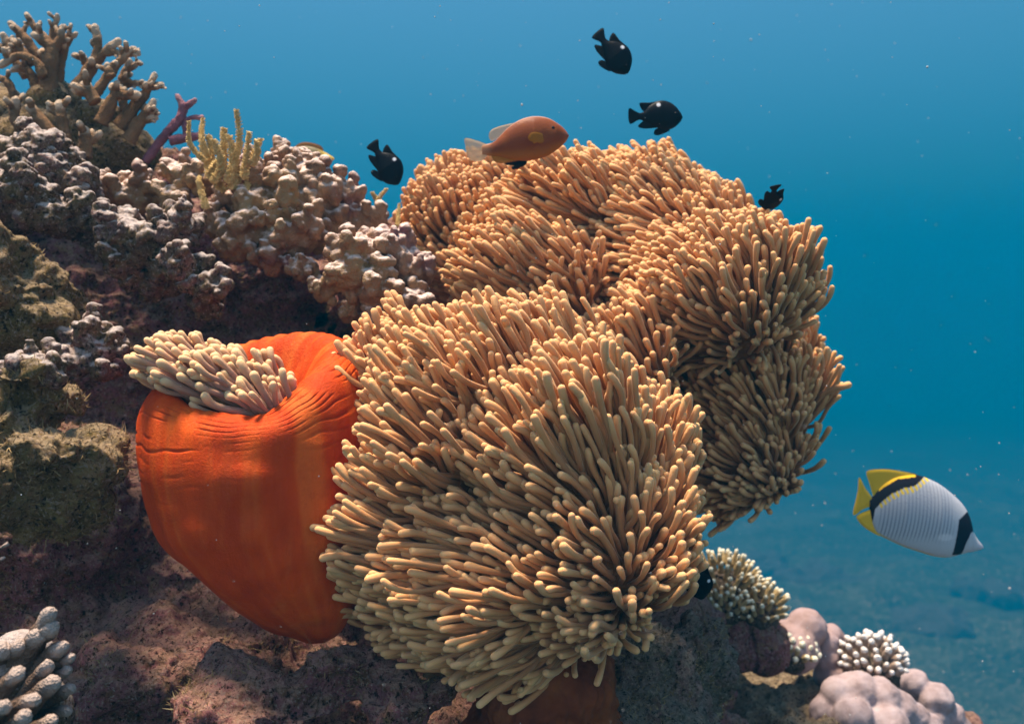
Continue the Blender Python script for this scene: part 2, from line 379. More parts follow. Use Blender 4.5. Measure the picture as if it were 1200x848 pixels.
# ------------------------------------------------------------------ anemones
def flow_field(ctrl):
    c = np.array([x[:2] for x in ctrl], float); d = np.array([(x[2], -(x[4] if len(x) > 4 else 0.05), x[3]) for x in ctrl], float)
    def f(p):
        px = np.stack([600 + p[:, 0] / p[:, 1] * FPX, 424 - p[:, 2] / p[:, 1] * FPX], 1)
        w = 1.0 / (((px[:, None] - c[None]) ** 2).sum(2) + 150.0) ** 1.7
        o = (w[:, :, None] * d[None]).sum(1) / w.sum(1)[:, None]
        return o / (np.linalg.norm(o, axis=1, keepdims=True) + 1e-9)
    return f
def scatter(me, spacing, keep, seed):
    """blue-noise points over a mesh"""
    rng = np.random.default_rng(seed); me.calc_loop_triangles()
    v, n = vn(me); t = np.array([x.vertices[:] for x in me.loop_triangles])
    a, b, c = v[t[:, 0]], v[t[:, 1]], v[t[:, 2]]; ar = np.linalg.norm(np.cross(b - a, c - a), axis=1)
    N = int(ar.sum() / 2 / spacing ** 2 * 9); i = rng.choice(len(t), N, p=ar / ar.sum()); r1 = np.sqrt(rng.random(N)); r2 = rng.random(N)
    w = np.stack([1 - r1, r1 * (1 - r2), r1 * r2], 1)
    p = (v[t[i]] * w[:, :, None]).sum(1); q = (n[t[i]] * w[:, :, None]).sum(1); q /= np.linalg.norm(q, axis=1, keepdims=True) + 1e-9
    ok = keep(p, q); p, q = p[ok], q[ok]
    cell = {}; out = []
    for j in range(len(p)):
        k = tuple((p[j] // spacing).astype(int)); bad = False
        for x in (-1, 0, 1):
            for y in (-1, 0, 1):
                for z in (-1, 0, 1):
                    for m in cell.get((k[0] + x, k[1] + y, k[2] + z), ()):
                        if ((p[m] - p[j]) ** 2).sum() < spacing ** 2: bad = True; break
                    if bad: break
                if bad: break
            if bad: break
        if not bad: cell.setdefault(k, []).append(j); out.append(j)
    return p[out], q[out]
def grow(p, n, flow, L, r, seed, nseg=9, rings=15, wn=0.05, jit=0.11, d0n=0.34, cu=0.45):
    rng = np.random.default_rng(seed); T = len(p)
    fl = flow(p)
    # neighbouring tentacles lean together in loose bundles
    bund = np.stack([fbm(p / 0.035, 2, 31 + i) for i in range(3)], 1) * 0.22
    d1 = fl + wn * n + jit * rng.normal(size=(T, 3)) * 0.6 + bund
    dot = (d1 * n).sum(1, keepdims=True); d1 = d1 + n * np.clip(0.07 - dot, 0, None)
    d1 /= np.linalg.norm(d1, axis=1, keepdims=True)
    d0 = d0n * n + 0.55 * fl + 0.15 * rng.normal(size=(T, 3)); d0 /= np.linalg.norm(d0, axis=1, keepdims=True)
    out = np.clip((d1 * n).sum(1), 0, 1)
    Ls = L * (0.66 + 0.52 * rng.random(T)) * (1 - 0.5 * out); rs = r * (0.82 + 0.34 * rng.random(T))
    bend = rng.normal(size=(T, 3)) * 0.30
    curl = np.array([0, 0, cu]) * (1 - np.abs(d1[:, 2:3])) * rng.uniform(.3, 1.2, (T, 1))
    s = np.linspace(0, 1, rings); path = np.zeros((T, rings, 3)); path[:, 0] = p - n * 0.004
    for i in range(1, rings):
        x = (s[i] + s[i - 1]) / 2; m = min(1, x * 1.7); m = m * m * (3 - 2 * m)
        d = d0 * (1 - m) + d1 * m + bend * math.sin(x * 4.2) * x + curl * max(0, x - .55); d /= np.linalg.norm(d, axis=1, keepdims=True)
        path[:, i] = path[:, i - 1] + d * (Ls * (s[i] - s[i - 1]))[:, None]
    prof = np.interp(s, [0, .15, .6, .82, .93, 1], [1.0, .90, .84, .95, 1.12, 1.08])
    rad = rs[:, None] * prof[None]
    # rounded tip
    dl = path[:, -1] - path[:, -2]; dl /= np.linalg.norm(dl, axis=1, keepdims=True)
    k = np.array([.4, .72, .92]); ext = path[:, -1:, :] + dl[:, None, :] * (rad[:, -1:, None] * k[None, :, None])
    path = np.concatenate([path, ext], 1); rad = np.concatenate([rad, rad[:, -1:] * np.sqrt(1 - k ** 2)[None]], 1)
    v, f = tubes(path, rad, nseg)
    al = np.repeat(np.concatenate([s * 0.93, [.96, .98, 1.0]]), nseg); al = np.concatenate([al, [0, 1.0]])
    return v, f, al
def add_tentacles(root, base, v, f, al, mat, front, n_ind=100):
    """the ones that show largest as parts of their own, the rest as one mass"""
    order = np.argsort(-front); ind = order[:n_ind]; rest = order[n_ind:]
    for i in ind:
        o0 = v[i][-2]; g = Geo(); g.add(v[i], f, al)
        link('tentacle', g.mesh('tentacle', origin=o0, attr='along'), mat, root, o0 - base)
    if len(rest):
        g = Geo()
        nv = v.shape[1]; g.v = [v[rest].reshape(-1, 3)]; g.attr = [np.tile(al, len(rest))]
        g.f = [tuple(i + k * nv for i in q) for k in range(len(rest)) for q in f]
        o = link('tentacles', g.mesh('tentacles', origin=base, attr='along'), mat, root); o['kind'] = 'stuff'
def pix(p): return 600 + p[:, 0] / p[:, 1] * FPX, 424 - p[:, 2] / p[:, 1] * FPX

# front anemone
base = P(640, 850, 1.02)
front = thing('sea_anemone', base, 'large tan sea anemone filling the middle, its tentacles overlapping the orange column', 'sea anemone')
disc = blob('oral_disc', [E(518, 525, 1.0, 46, 88, .085), E(488, 640, .98, 48, 70, .065), E(568, 460, 1.01, 122, 44, .08), E(665, 545, .99, 82, 100, .11), E(600, 560, 1.03, 80, 80, .07),
    E(590, 660, .98, 110, 70, .09), E(688, 640, .96, 76, 78, .085), E(712, 560, 1.01, 56, 85, .08), E(610, 700, 1.0, 110, 48, .08)], voxel=.005, smooth=30,
    disp=lambda v, n: 0.009 + 0.013 * fbm(v / 0.06, 2, 40))
fl = flow_field([(420, 390, -.5, .6), (500, 400, -.5, .7), (600, 400, -.5, .7), (700, 420, -.4, .7), (770, 480, -.1, 1), (800, 530, .2, 1), (815, 580, .5, .8), (420, 480, -.8, .55), (380, 590, -.95, .25),
    (450, 560, -.75, .6), (520, 500, -.65, .7), (400, 650, -.9, .35), (430, 720, -.95, .2), (480, 780, -.95, -.05), (560, 790, -.92, -.12), (550, 700, -.95, .1), (600, 600, -.8, .45), (640, 500, -.45, .75),
    (690, 560, -.35, .8), (650, 620, -.85, .35), (690, 610, -.6, .5, .5), (700, 650, -.6, .35, .6), (735, 620, .1, .9, .3), (705, 700, -.6, .2, .6), (750, 690, .25, .4, .6), (740, 760, -.5, -.05, .6), (790, 650, .5, .4), (650, 740, -.95, .08), (620, 760, -.95, .0), (600, 690, -.95, .15)])
p, n = scatter(disc, 0.0057, lambda p, q: (p[:, 2] > P(0, 764, 1.0)[2]) & ((q[:, 1] < 0.55) | (q[:, 2] > 0.4)), 1)
v, f, al = grow(p, n, fl, 0.088, 0.0031, 2, nseg=8)
X, Y = pix(v[:, -1]); facing = -n[:, 1] + 0.4 * n[:, 2] - (v[:, -1, 1] - .85) * 6
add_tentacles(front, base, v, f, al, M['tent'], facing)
print('front tentacles', len(p))
disc2 = disc; w, _ = vn(disc2); disc2.vertices.foreach_set('co', (w - base).astype(np.float32).ravel()); link('oral_disc', disc2, M['disc'], front)
col = blob('column', [E(645, 800, 1.02, 82, 70, .075), E(640, 880, 1.03, 100, 80, .085)], voxel=.004, smooth=10,
    disp=lambda v, n: 0.0022 * np.sin(np.arctan2(v[:, 0] - base[0], base[1] - v[:, 1]) * 30 + 9 * fbm(v / .05, 3, 8)) + 0.008 * fbm(v / 0.04, 3, 50), origin=base)
fo = col.attributes.new('fold', 'FLOAT', 'POINT')
M['column_brown'] = mat_plain('rust brown anemone column', [(0.07, 0.016, 0.007), (0.16, 0.038, 0.012), (0.22, 0.065, 0.02)], 25, 0.002, 0.7, 150)
link('column', col, M['column_brown'], front)

# back anemone
base = P(720, 640, 1.42)
back = thing('sea_anemone', base, 'huge many lobed tan sea anemone rising behind the middle one, against open water', 'sea anemone')
disc = blob('oral_disc', [E(555, 290, 1.45, 62, 70, .1), E(625, 256, 1.45, 90, 45, .1), E(725, 292, 1.44, 130, 72, .13), E(755, 330, 1.36, 66, 52, .09), E(785, 300, 1.33, 66, 50, .08), E(800, 345, 1.28, 60, 46, .08), E(640, 330, 1.29, 72, 48, .09), E(670, 265, 1.36, 70, 42, .08), E(838, 350, 1.23, 74, 60, .12), E(790, 295, 1.38, 60, 50, .08),
    E(880, 440, 1.38, 46, 95, .08), E(872, 474, 1.32, 70, 54, .075), E(868, 535, 1.35, 60, 42, .08), E(752, 425, 1.19, 38, 28, .05), E(740, 440, 1.45, 170, 130, .11)], voxel=.0055, smooth=45,
    disp=lambda v, n: 0.010 + 0.015 * fbm(v / 0.07, 2, 60))
fl = flow_field([(480, 270, -.3, .5, .6), (520, 230, -.4, .8), (600, 190, -.3, .8), (680, 180, -.3, .9), (560, 280, -.2, .4, .7), (500, 330, -.3, .2, .8), (560, 240, -.4, .5, .6),
    (540, 330, -.9, .35), (620, 350, -.8, .55), (680, 300, -.75, .6), (650, 250, -.8, .55), (740, 230, -.7, .6), (800, 210, -.5, .75), (850, 240, -.4, .8),
    (740, 300, -.95, .15), (730, 340, -1, .05), (760, 350, -1, .05), (800, 330, -.9, .35), (790, 290, -.9, .3), (850, 320, -.7, .7), (870, 350, -.5, .8), (900, 300, -.2, .9, .4), (940, 330, .1, 1, .3), (965, 400, .3, .9), (880, 380, -.4, .85), (740, 390, -.3, .8), (700, 385, -.6, .6),
    (840, 420, -.6, .7), (880, 400, -.3, .85, .4), (930, 430, .1, .9, .4), (960, 480, .25, .8), (850, 500, -.7, .5), (880, 520, -.6, .5, .2), (930, 540, -.2, .5, .3), (900, 580, -.3, .2, .4), (880, 610, -.2, -.8), (840, 600, -.3, -.8), (830, 570, -.5, .4)])
p, n = scatter(disc, 0.0062, lambda p, q: (q[:, 1] < 0.45) | (q[:, 2] > 0.3), 5)
v, f, al = grow(p, n, fl, 0.076, 0.0032, 6, nseg=7, rings=13)
facing = -n[:, 1] + 0.4 * n[:, 2] - (v[:, -1, 1] - 1.2) * 4
X, Y = pix(v[:, -1]); facing = facing - 5 * ((X < 800) & (Y > 400))
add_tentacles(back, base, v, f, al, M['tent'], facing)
print('back tentacles', len(p))
g = Geo(); q0, q1, q2 = P(950, 470, 1.27), P(972, 458, 1.25), P(994, 451, 1.24)
rtube(g, [(*q0, .0042), (*q1, .004), (*q2, .0045)], 12, 10); link('tentacle', g.mesh('tentacle', origin=q0, attr='along'), M['tent'], back, q0 - base)
w, _ = vn(disc); disc.vertices.foreach_set('co', (w - base).astype(np.float32).ravel()); link('oral_disc', disc, M['disc'], back)
col = blob('column', [E(700, 540, 1.45, 100, 110, .09), E(690, 640, 1.45, 90, 80, .09)], voxel=.006, smooth=8, disp=lambda v, n: 0.006 * fbm(v / 0.04, 3, 52), origin=base)
link('column', col, M['column_brown'], back)

# orange anemone: a bag shaped column with a rolled lip round its opening
D0 = 0.98
base = P(340, 745, D0)
oran = thing('sea_anemone', base, 'bright orange bag shaped anemone closed around a tuft of lilac tan tentacles', 'sea anemone')
ring_def = [  # centre px, centre py, rx, depth ratio, tilt front(px), roll right(px)
    (372, 752, 10, .9, 0, 0), (364, 737, 40, .9, 0, 0), (349, 708, 70, .9, 2, 0), (331, 672, 96, .9, 4, 1), (316, 630, 115, .9, 6, 3), (308, 585, 126, .88, 9, 6), (302, 540, 131, .86, 14, 10), (299, 500, 132, .84, 22, 16),
    (297, 468, 130, .82, 31, 22), (296, 447, 122, .80, 37, 25), (293, 434, 109, .78, 40, 25), (289, 434, 96, .76, 41, 22), (285, 442, 86, .74, 40, 16), (282, 458, 77, .72, 36, 10), (280, 485, 66, .7, 30, 5), (280, 520, 40, .7, 10, 0), (280, 530, 4, .7, 0, 0)]
ctr = spline([(a, b, c, d, e, h) for a, b, c, d, e, h in ring_def], 400); NS = 260
th = np.arange(NS) / NS * 2 * np.pi        # 0 = right, pi/2 = away, -pi/2 = towards the camera
V = []
for (cx, cy, rx, dr, tl, rl) in ctr:
    cx_ = cx + rx * np.cos(th) + 0
    front_w = np.clip(-np.sin(th), 0, 1)
    dip = np.exp(-((th - 1.62 * np.pi) / 0.42) ** 2) * np.interp(cy, [434, 560], [1, 0]) * np.clip(tl / 40, 0, 1)
    lift = 24 * np.exp(-((th - 1.2 * np.pi) / 0.38) ** 2) * np.clip((tl - 18) / 20, 0, 1)
    py_ = -lift + cy + tl * (-np.sin(th)) * 0.95 - rl * np.cos(th) + 20 * dip
    d_ = D0 + R(rx, D0) * dr * np.sin(th)
    V.append(np.stack([(cx_ - 600) / FPX * D0, d_, (424 - py_) / FPX * D0], 1))
V = np.array(V); vv = np.linspace(0, 1, len(V))[:, None]
flat = V.reshape(-1, 3)
ss = np.linspace(0, 16, len(V))[:, None] * np.ones((1, NS))       # index along ring_def
wob = fbm(flat / 0.05, 2, 70).reshape(ss.shape); brk = vnoise(flat / np.array([.03, .03, .012]), 77).reshape(ss.shape)
ph = ss * 16.0 + wob * 6.0
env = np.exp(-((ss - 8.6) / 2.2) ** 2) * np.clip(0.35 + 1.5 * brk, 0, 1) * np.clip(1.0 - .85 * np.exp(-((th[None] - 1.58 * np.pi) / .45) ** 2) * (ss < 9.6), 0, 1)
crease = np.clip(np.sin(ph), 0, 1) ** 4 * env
long = np.sin(th[None] * 34 + wob * 3) * np.exp(-((ss - 11.5) / 1.6) ** 2)
nrm = V - np.array([P(300, 560, D0)])[None]; nrm /= np.linalg.norm(nrm, axis=2, keepdims=True)
V = V + nrm * (-0.0024 * crease + 0.0012 * long + 0.0045 * wob * np.clip((9.5 - ss) / 3, 0, 1))[:, :, None]
g = Geo(); nR = len(V); fcs = [(i * NS + j, i * NS + (j + 1) % NS, (i + 1) * NS + (j + 1) % NS, (i + 1) * NS + j) for i in range(nR - 1) for j in range(NS)]
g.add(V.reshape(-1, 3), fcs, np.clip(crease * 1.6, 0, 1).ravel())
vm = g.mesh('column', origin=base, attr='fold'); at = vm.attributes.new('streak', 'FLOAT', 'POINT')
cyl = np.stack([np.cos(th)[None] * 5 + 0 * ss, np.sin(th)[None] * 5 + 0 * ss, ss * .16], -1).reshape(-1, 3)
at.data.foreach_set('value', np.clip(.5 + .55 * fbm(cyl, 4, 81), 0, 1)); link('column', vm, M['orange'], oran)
mound = blob('oral_disc', [E(318, 482, .965, 52, 18, .045), E(272, 462, .965, 60, 22, .045), E(246, 448, .962, 46, 19, .042), E(222, 434, .968, 36, 16, .04)], voxel=.004, smooth=6)
fl = flow_field([(170, 420, -.85, .5), (215, 415, -.75, .6), (260, 445, -.7, .6), (320, 470, -.6, .65), (365, 460, .1, .95), (340, 470, -.35, .85), (230, 450, -.8, .5), (280, 480, -.8, .5), (180, 430, -.95, .15)])
p, n = scatter(mound, 0.0062, lambda p, q: (q[:, 1] < 0.6) & (q[:, 2] > -0.6), 9)
v, f, al = grow(p, n, fl, 0.047, 0.0035, 10, nseg=10, rings=14, wn=.2, jit=.10, cu=.15)
X, Y = pix(v[:, -1]); RX, RY = pix(p); ok = (X < 345) & ~((X > 320) & (Y > 490)) & (RX < 364) & ~((X > 340) & (Y < 440)); v, n = v[ok], n[ok]
add_tentacles(oran, base, v, f, al, M['tent_lilac'], -n[:, 1] + .5 * n[:, 2])
print('tuft tentacles', len(p))
w, _ = vn(mound); mound.vertices.foreach_set('co', (w - base).astype(np.float32).ravel()); link('oral_disc', mound, M['disc'], oran)

# ------------------------------------------------------------------ knobby corals and rocks on the reef
def knob_balls(heads, seed, kn=(0.20, 0.32), per=26):
    rng = np.random.default_rng(seed); out = []
    for (px, py, d, r) in heads:
        c = P(px, py, d); rr = R(r, d); out.append((c, (rr * .72, rr * .72, rr * .68)))
        for _ in range(per):
            u = rng.normal(size=3); u[2] = abs(u[2]) * 0.9 - 0.25; u /= np.linalg.norm(u)
            k = rr * rng.uniform(*kn); s = rng.uniform(.85, 1.15)
            q = c + u * rr * s * .88
            out.append((q, (k, k, k * 1.1)))
            if rng.random() < .45: out.append((q + (u * .5 + np.array([0, 0, .8])) * k * 1.15, (k * .78,) * 3))
    return out
def coral(name, heads, seed, mat, label, cat, group=None, voxel=.0022, fine=1.0, **kw):
    base = P(*heads[0][:3])
    me = blob(name, knob_balls(heads, seed, **kw), voxel=voxel, smooth=2, origin=base,
              disp=lambda v, n: fine * (0.0028 * fbm(v / .014, 3, seed) + 0.0042 * (knobs(v, .011, seed + 2) - .4) + 0.0015 * vnoise(v / .005, seed)))
    return tag(link(name, me, mat, None, base), label, cat, group)
coral('knobby_coral', [(330, 235, 1.22, 42), (300, 205, 1.24, 24), (345, 200, 1.25, 26), (375, 235, 1.24, 34), (345, 275, 1.2, 36), (300, 270, 1.2, 38), (405, 235, 1.25, 22), (430, 258, 1.25, 22), (395, 262, 1.24, 26), (280, 235, 1.22, 26), (275, 290, 1.19, 26), (255, 265, 1.2, 22), (320, 305, 1.19, 26)], 21, M['knob'],
      'tall knobby pinkish grey coral right of the yellow fronds, highest part of its ridge', 'knobby coral')
coral('knobby_coral', [(420, 300, 1.17, 34), (455, 305, 1.2, 32), (480, 320, 1.2, 26), (405, 325, 1.15, 20), (440, 340, 1.16, 30), (475, 355, 1.17, 24), (380, 340, 1.17, 18), (445, 375, 1.17, 20), (485, 375, 1.18, 16), (355, 320, 1.18, 16), (410, 365, 1.18, 16)], 22, M['knob'],
      'low knobby pale coral touching the left edge of the huge back anemone', 'knobby coral')
coral('knobby_coral', [(212, 205, 1.24, 22), (240, 215, 1.24, 24), (205, 235, 1.23, 24), (160, 230, 1.25, 30), (130, 225, 1.27, 22)], 23, M['knob'],
      'small dark knobby coral lump between the staghorn coral and the yellow fronds', 'knobby coral', per=12)
coral('crusted_coral', [(115, 275, 1.14, 30), (160, 290, 1.12, 34), (208, 270, 1.11, 24), (212, 318, 1.1, 28), (242, 338, 1.09, 22), (90, 262, 1.16, 24), (180, 335, 1.13, 26), (240, 362, 1.12, 16), (140, 310, 1.1, 22)], 24, M['crust'],
      'broad sunlit coral block with white crust on top above the lilac tentacle tuft', 'coral block', kn=(.3, .55), per=10, fine=1.5)
coral('coral_rubble', [(30, 205, 1.15, 44), (70, 220, 1.15, 34), (15, 250, 1.1, 40), (60, 255, 1.1, 34), (80, 190, 1.2, 26), (100, 235, 1.18, 22)], 25, M['crust'],
      'grey mauve coral rubble heap below the staghorn coral at the picture edge', 'coral rubble', kn=(.3, .5), per=11, fine=1.5)
coral('crusted_coral', [(40, 432, .92, 28), (18, 440, .93, 22), (62, 445, .92, 16)], 26, M['crust'],
      'white capped coral lump standing on the shaggy algae rock', 'coral lump', kn=(.2, .32), per=10)
coral('crusted_coral', [(100, 395, 1.03, 24), (125, 410, 1.03, 20), (90, 425, 1.02, 22), (120, 435, 1.02, 18)], 27, M['crust'],
      'grey white knobbed coral lump touching the outer end of the lilac tentacles', 'coral lump', kn=(.25, .45), per=12)
def rock(name, balls, seed, mat, label, cat, voxel=.0035, a=.6, smooth=6):
    base = np.mean([b[0] for b in balls], 0)
    return tag(link(name, blob(name, balls, voxel=voxel, smooth=smooth, disp=rock_disp(a, seed), origin=base), mat, None, base), label, cat)
rock('reef_rock', [E(25, 360, 1.06, 60, 60, .08), E(-10, 330, 1.05, 60, 60, .08)], 31, M['algae_rock'], 'olive brown rock slab at the picture edge under the coral rubble heap', 'rock', voxel=.0028, a=.9)
rock('reef_rock', [E(20, 490, 0.93, 42, 44, .05), E(60, 470, 0.94, 30, 26, .04), E(70, 540, 0.90, 40, 34, .05), E(100, 535, 0.92, 26, 28, .04), E(-10, 560, 0.92, 70, 50, .07), E(45, 520, 0.89, 34, 26, .04), E(60, 580, 0.93, 50, 30, .05), E(30, 445, 0.92, 34, 26, .04)], 32, M['algae_rock'], 'shaggy yellow brown rock overgrown with filament algae left of the orange anemone', 'rock', voxel=.0025, a=.9)
rock('reef_rock', [E(775, 800, 1.12, 50, 90, .07), E(742, 762, 1.12, 62, 54, .06), E(835, 790, 1.2, 30, 60, .05), E(808, 752, 1.15, 34, 40, .05), E(750, 850, 1.1, 74, 90, .09), E(815, 830, 1.16, 38, 70, .05)], 33, M['brown_rock'], 'dark brown turf covered rock right of the middle anemone foot', 'rock', a=.9, voxel=.003)
rock('reef_rock', [E(880, 742, 1.60, 24, 30, .05), E(862, 752, 1.58, 20, 26, .04), E(895, 756, 1.6, 16, 22, .04)], 34, M['terrain'], 'small mauve brown rock under the cream bushy coral', 'rock', a=.7)
rock('rubble_ledge', [E(905, 812, 1.74, 120, 36, .30), E(960, 812, 1.74, 60, 36, .1)], 35, M['ledge'], 'sunlit yellow rubble ledge between the dark rock and the boulder coral', 'rubble ledge', a=1.2)

# ------------------------------------------------------------------ staghorn and branch corals
BR = np.random.default_rng(17)
def branch_coral(name, base, trunks, mat, label, cat, twigs=0):
    root = thing(name, base, label, cat)
    for br in trunks:
        g = Geo(); o0 = None
        for st in br:
            pts = [(*P(px, py, d), R(r, d)) for (px, py, d, r) in st]
            if o0 is None: o0 = np.array(pts[0][:3])
            pts = [(*q[:3], q[3] * .66) for q in pts]
            L = len(st); rtube(g, pts, 10 * L, 14, 0.15 if st is br[0] else .5, 1.0)
            for _ in range(twigs):
                t = BR.uniform(.35, .9) * (L - 1); i = int(t); a = np.array(pts[i]) * (1 - t + i) + np.array(pts[min(i + 1, L - 1)]) * (t - i)
                ax = np.array(pts[-1][:3]) - np.array(pts[0][:3]); ax /= np.linalg.norm(ax); u = BR.normal(size=3); u -= ax * (u @ ax); u /= np.linalg.norm(u); u = u + ax * .6 + np.array([0, 0, .3])
                k = a[3] * BR.uniform(.55, .7); rtube(g, [(*a[:3], k * 1.1), (*(a[:3] + u * a[3] * 1.3), k), (*(a[:3] + u * a[3] * BR.uniform(1.6, 2.6)), k * .8)], 8, 10, .5, 1.0)
        me = g.mesh('branch', origin=o0, attr='along'); v, n = vn(me)
        v = v + n * (0.0012 * fbm((v + o0) / .008, 2, 5) + 0.0010 * (knobs(v + o0, .005, 6) - .4))[:, None]; me.vertices.foreach_set('co', v.astype(np.float32).ravel())
        link('branch', me, mat, root, o0 - base)
    return root
S = 1.38
stag = branch_coral('staghorn_coral', P(80, 190, S), [
    [[(58, 110, S, 17), (56, 85, S, 15), (60, 62, S, 12), (52, 45, S, 8), (42, 35, S, 6)], [(60, 62, S, 9), (70, 45, S, 7), (74, 32, S, 5.5)], [(54, 50, S, 7), (40, 32, S, 6), (32, 18, S, 4.5)]],
    [[(66, 100, S + .02, 12), (72, 65, S + .02, 9), (80, 48, S + .02, 6), (88, 40, S + .02, 4.5)], [(80, 48, S + .02, 6), (82, 32, S + .02, 4)]],
    [[(62, 70, S + .04, 8), (62, 40, S + .04, 6), (67, 19, S + .04, 4.5)]],
    [[(45, 70, S + .03, 9), (30, 45, S + .03, 7.5), (14, 29, S + .03, 6)]],
    [[(50, 90, S - .03, 8), (42, 72, S - .03, 7), (22, 66, S - .03, 7), (2, 76, S - .03, 6.5)]],
    [[(38, 75, S, 7), (25, 58, S, 6), (16, 48, S, 5)], [(25, 60, S, 5), (12, 58, S, 4.5)]],
    [[(30, 90, S + .05, 8), (12, 62, S + .05, 7), (4, 42, S + .05, 6.5)], [(12, 62, S + .05, 6), (-6, 52, S + .05, 6)]],
    [[(90, 108, S, 15), (103, 85, S, 11), (120, 64, S, 8), (138, 49, S, 6)], [(112, 72, S, 8), (115, 50, S, 7.5), (111, 33, S, 6.5)], [(122, 64, S, 6), (136, 62, S, 5.5), (145, 68, S, 4.5)]],
    [[(105, 118, S - .02, 10), (128, 88, S - .02, 8), (140, 72, S - .02, 7), (156, 58, S - .02, 6)], [(150, 63, S - .02, 5), (162, 62, S - .02, 4.5)]],
    [[(118, 145, S - .04, 14), (134, 112, S - .04, 9), (133, 103, S - .04, 8)], [(134, 112, S - .04, 8), (150, 112, S - .04, 7.5), (160, 112, S - .04, 7)]],
    [[(140, 150, S - .02, 14), (162, 120, S - .02, 10), (174, 104, S - .02, 7), (181, 89, S - .02, 5)], [(174, 104, S - .02, 6), (190, 100, S - .02, 4.5)]],
    [[(145, 130, S + .03, 8), (143, 95, S + .03, 7), (152, 72, S + .03, 5)], [(148, 82, S + .03, 5), (163, 74, S + .03, 4)], [(146, 95, S + .03, 6), (168, 99, S + .03, 5)]],
    [[(150, 165, S - .03, 14), (166, 140, S - .03, 10), (180, 120, S - .03, 6)], [(168, 138, S - .03, 7), (182, 130, S - .03, 5)], [(166, 142, S - .03, 7), (178, 137, S - .03, 5)]],
    [[(130, 90, S - .06, 8), (128, 84, S - .06, 8), (126, 78, S - .06, 6)]],
    [[(100, 75, S + .06, 8), (98, 68, S + .06, 6)]],
    [[(40, 170, S - .05, 12), (18, 140, S - .05, 9), (18, 118, S - .05, 8)]],
    [[(70, 170, S - .06, 11), (48, 140, S - .06, 10), (36, 126, S - .06, 9)]],
    [[(78, 170, S - .1, 11), (72, 140, S - .1, 10), (70, 124, S - .1, 9)]],
    [[(100, 185, S - .08, 12), (100, 165, S - .08, 11), (99, 154, S - .08, 9)]],
    [[(20, 120, S, 7), (8, 95, S, 6), (-8, 92, S, 6)]],
    [[(45, 110, S, 9), (38, 90, S, 8), (28, 80, S, 6.5), (16, 82, S, 5)]],
    [[(112, 120, S - .08, 12), (100, 100, S - .08, 9)]],
    ], M['stag'], 'branching tan staghorn coral with rounded tips crowning the reef', 'staghorn coral', 3)
base_me = blob('base', [E(60, 180, S + .05, 70, 50, .07), E(130, 185, S + .05, 50, 34, .06), E(65, 120, S + .03, 20, 20, .03), E(0, 165, S + .06, 50, 60, .06), E(115, 140, S + .03, 18, 20, .03)], voxel=.004, smooth=5, disp=rock_disp(.45, 41), origin=P(80, 190, S))
link('base', base_me, M['algae_rock'], stag)
branch_coral('branch_coral', P(185, 190, 1.36), [[[(170, 190, 1.36, 8), (192, 160, 1.36, 8), (208, 143, 1.36, 8), (214, 128, 1.36, 7), (208, 112, 1.36, 4.5)], [(214, 128, 1.36, 6), (228, 118, 1.36, 4.5)]],
    [[(200, 165, 1.36, 9), (225, 160, 1.36, 7), (235, 158, 1.36, 6)]], [[(217, 160, 1.36, 6), (220, 140, 1.36, 4.5), (236, 138, 1.36, 4)]]], M['purple'],
    'single forked purple branch coral beside the staghorn, in front of open water', 'branch coral')

def fronds(base, specs, d, label, stem=True):
    root = thing('feathery_hydroid', base, label, 'hydroid', 'yellow feathery hydroids')
    rng = np.random.default_rng(3 + len(specs))
    for (x0, y0, x1, y1, w) in specs:
        g = Geo(); dd = d + rng.uniform(-.02, .02); a, b = P(x0, y0, dd), P(x1, y1, dd + rng.uniform(-.02, .02)); mid = (a + b) / 2 + rng.normal(size=3) * .004
        sp = spline([a, mid, b], 40); r = np.linspace(R(w, d), R(w * .55, d), 40)
        rtube(g, [(*a, R(w, d) * .4), (*mid, R(w, d) * .35), (*b, R(w, d) * .25)], 24, 6)
        ax = (b - a) / np.linalg.norm(b - a)
        for i in range(40):
            for s in range(11):
                u = rng.normal(size=3); u -= ax * (u @ ax); u /= np.linalg.norm(u) + 1e-9; u = u + ax * .5; l = r[i] * rng.uniform(.7, 1.3)
                rtube(g, [(*sp[i], .0008), (*(sp[i] + u * l), .0006)], 3, 4)
        link('frond', g.mesh('frond', origin=a, attr='along'), M['frond'], root, a - base)
    return root
fronds(P(262, 225, 1.18), [(272, 200, 277, 130, 5), (258, 205, 262, 152, 6), (268, 215, 269, 160, 6), (244, 200, 238, 140, 4), (240, 190, 222, 143, 3.5), (285, 210, 292, 156, 5), (290, 215, 305, 164, 5.5), (252, 215, 250, 165, 6), (279, 215, 282, 168, 5),
    (262, 225, 260, 185, 7), (247, 195, 236, 148, 4), (296, 195, 300, 165, 4), (236, 222, 234, 208, 3.5), (242, 245, 236, 225, 4), (287, 225, 296, 195, 4), (246, 205, 244, 160, 5.5), (272, 222, 276, 180, 6)], 1.18, 'big clump of yellow feathery fronds on the reef crest')
fronds(P(448, 265, 1.3), [(451, 262, 453, 222, 3.4), (445, 258, 436, 226, 3.2), (466, 266, 468, 240, 2.6)], 1.3, 'three short yellow fronds beside the left edge of the back anemone')

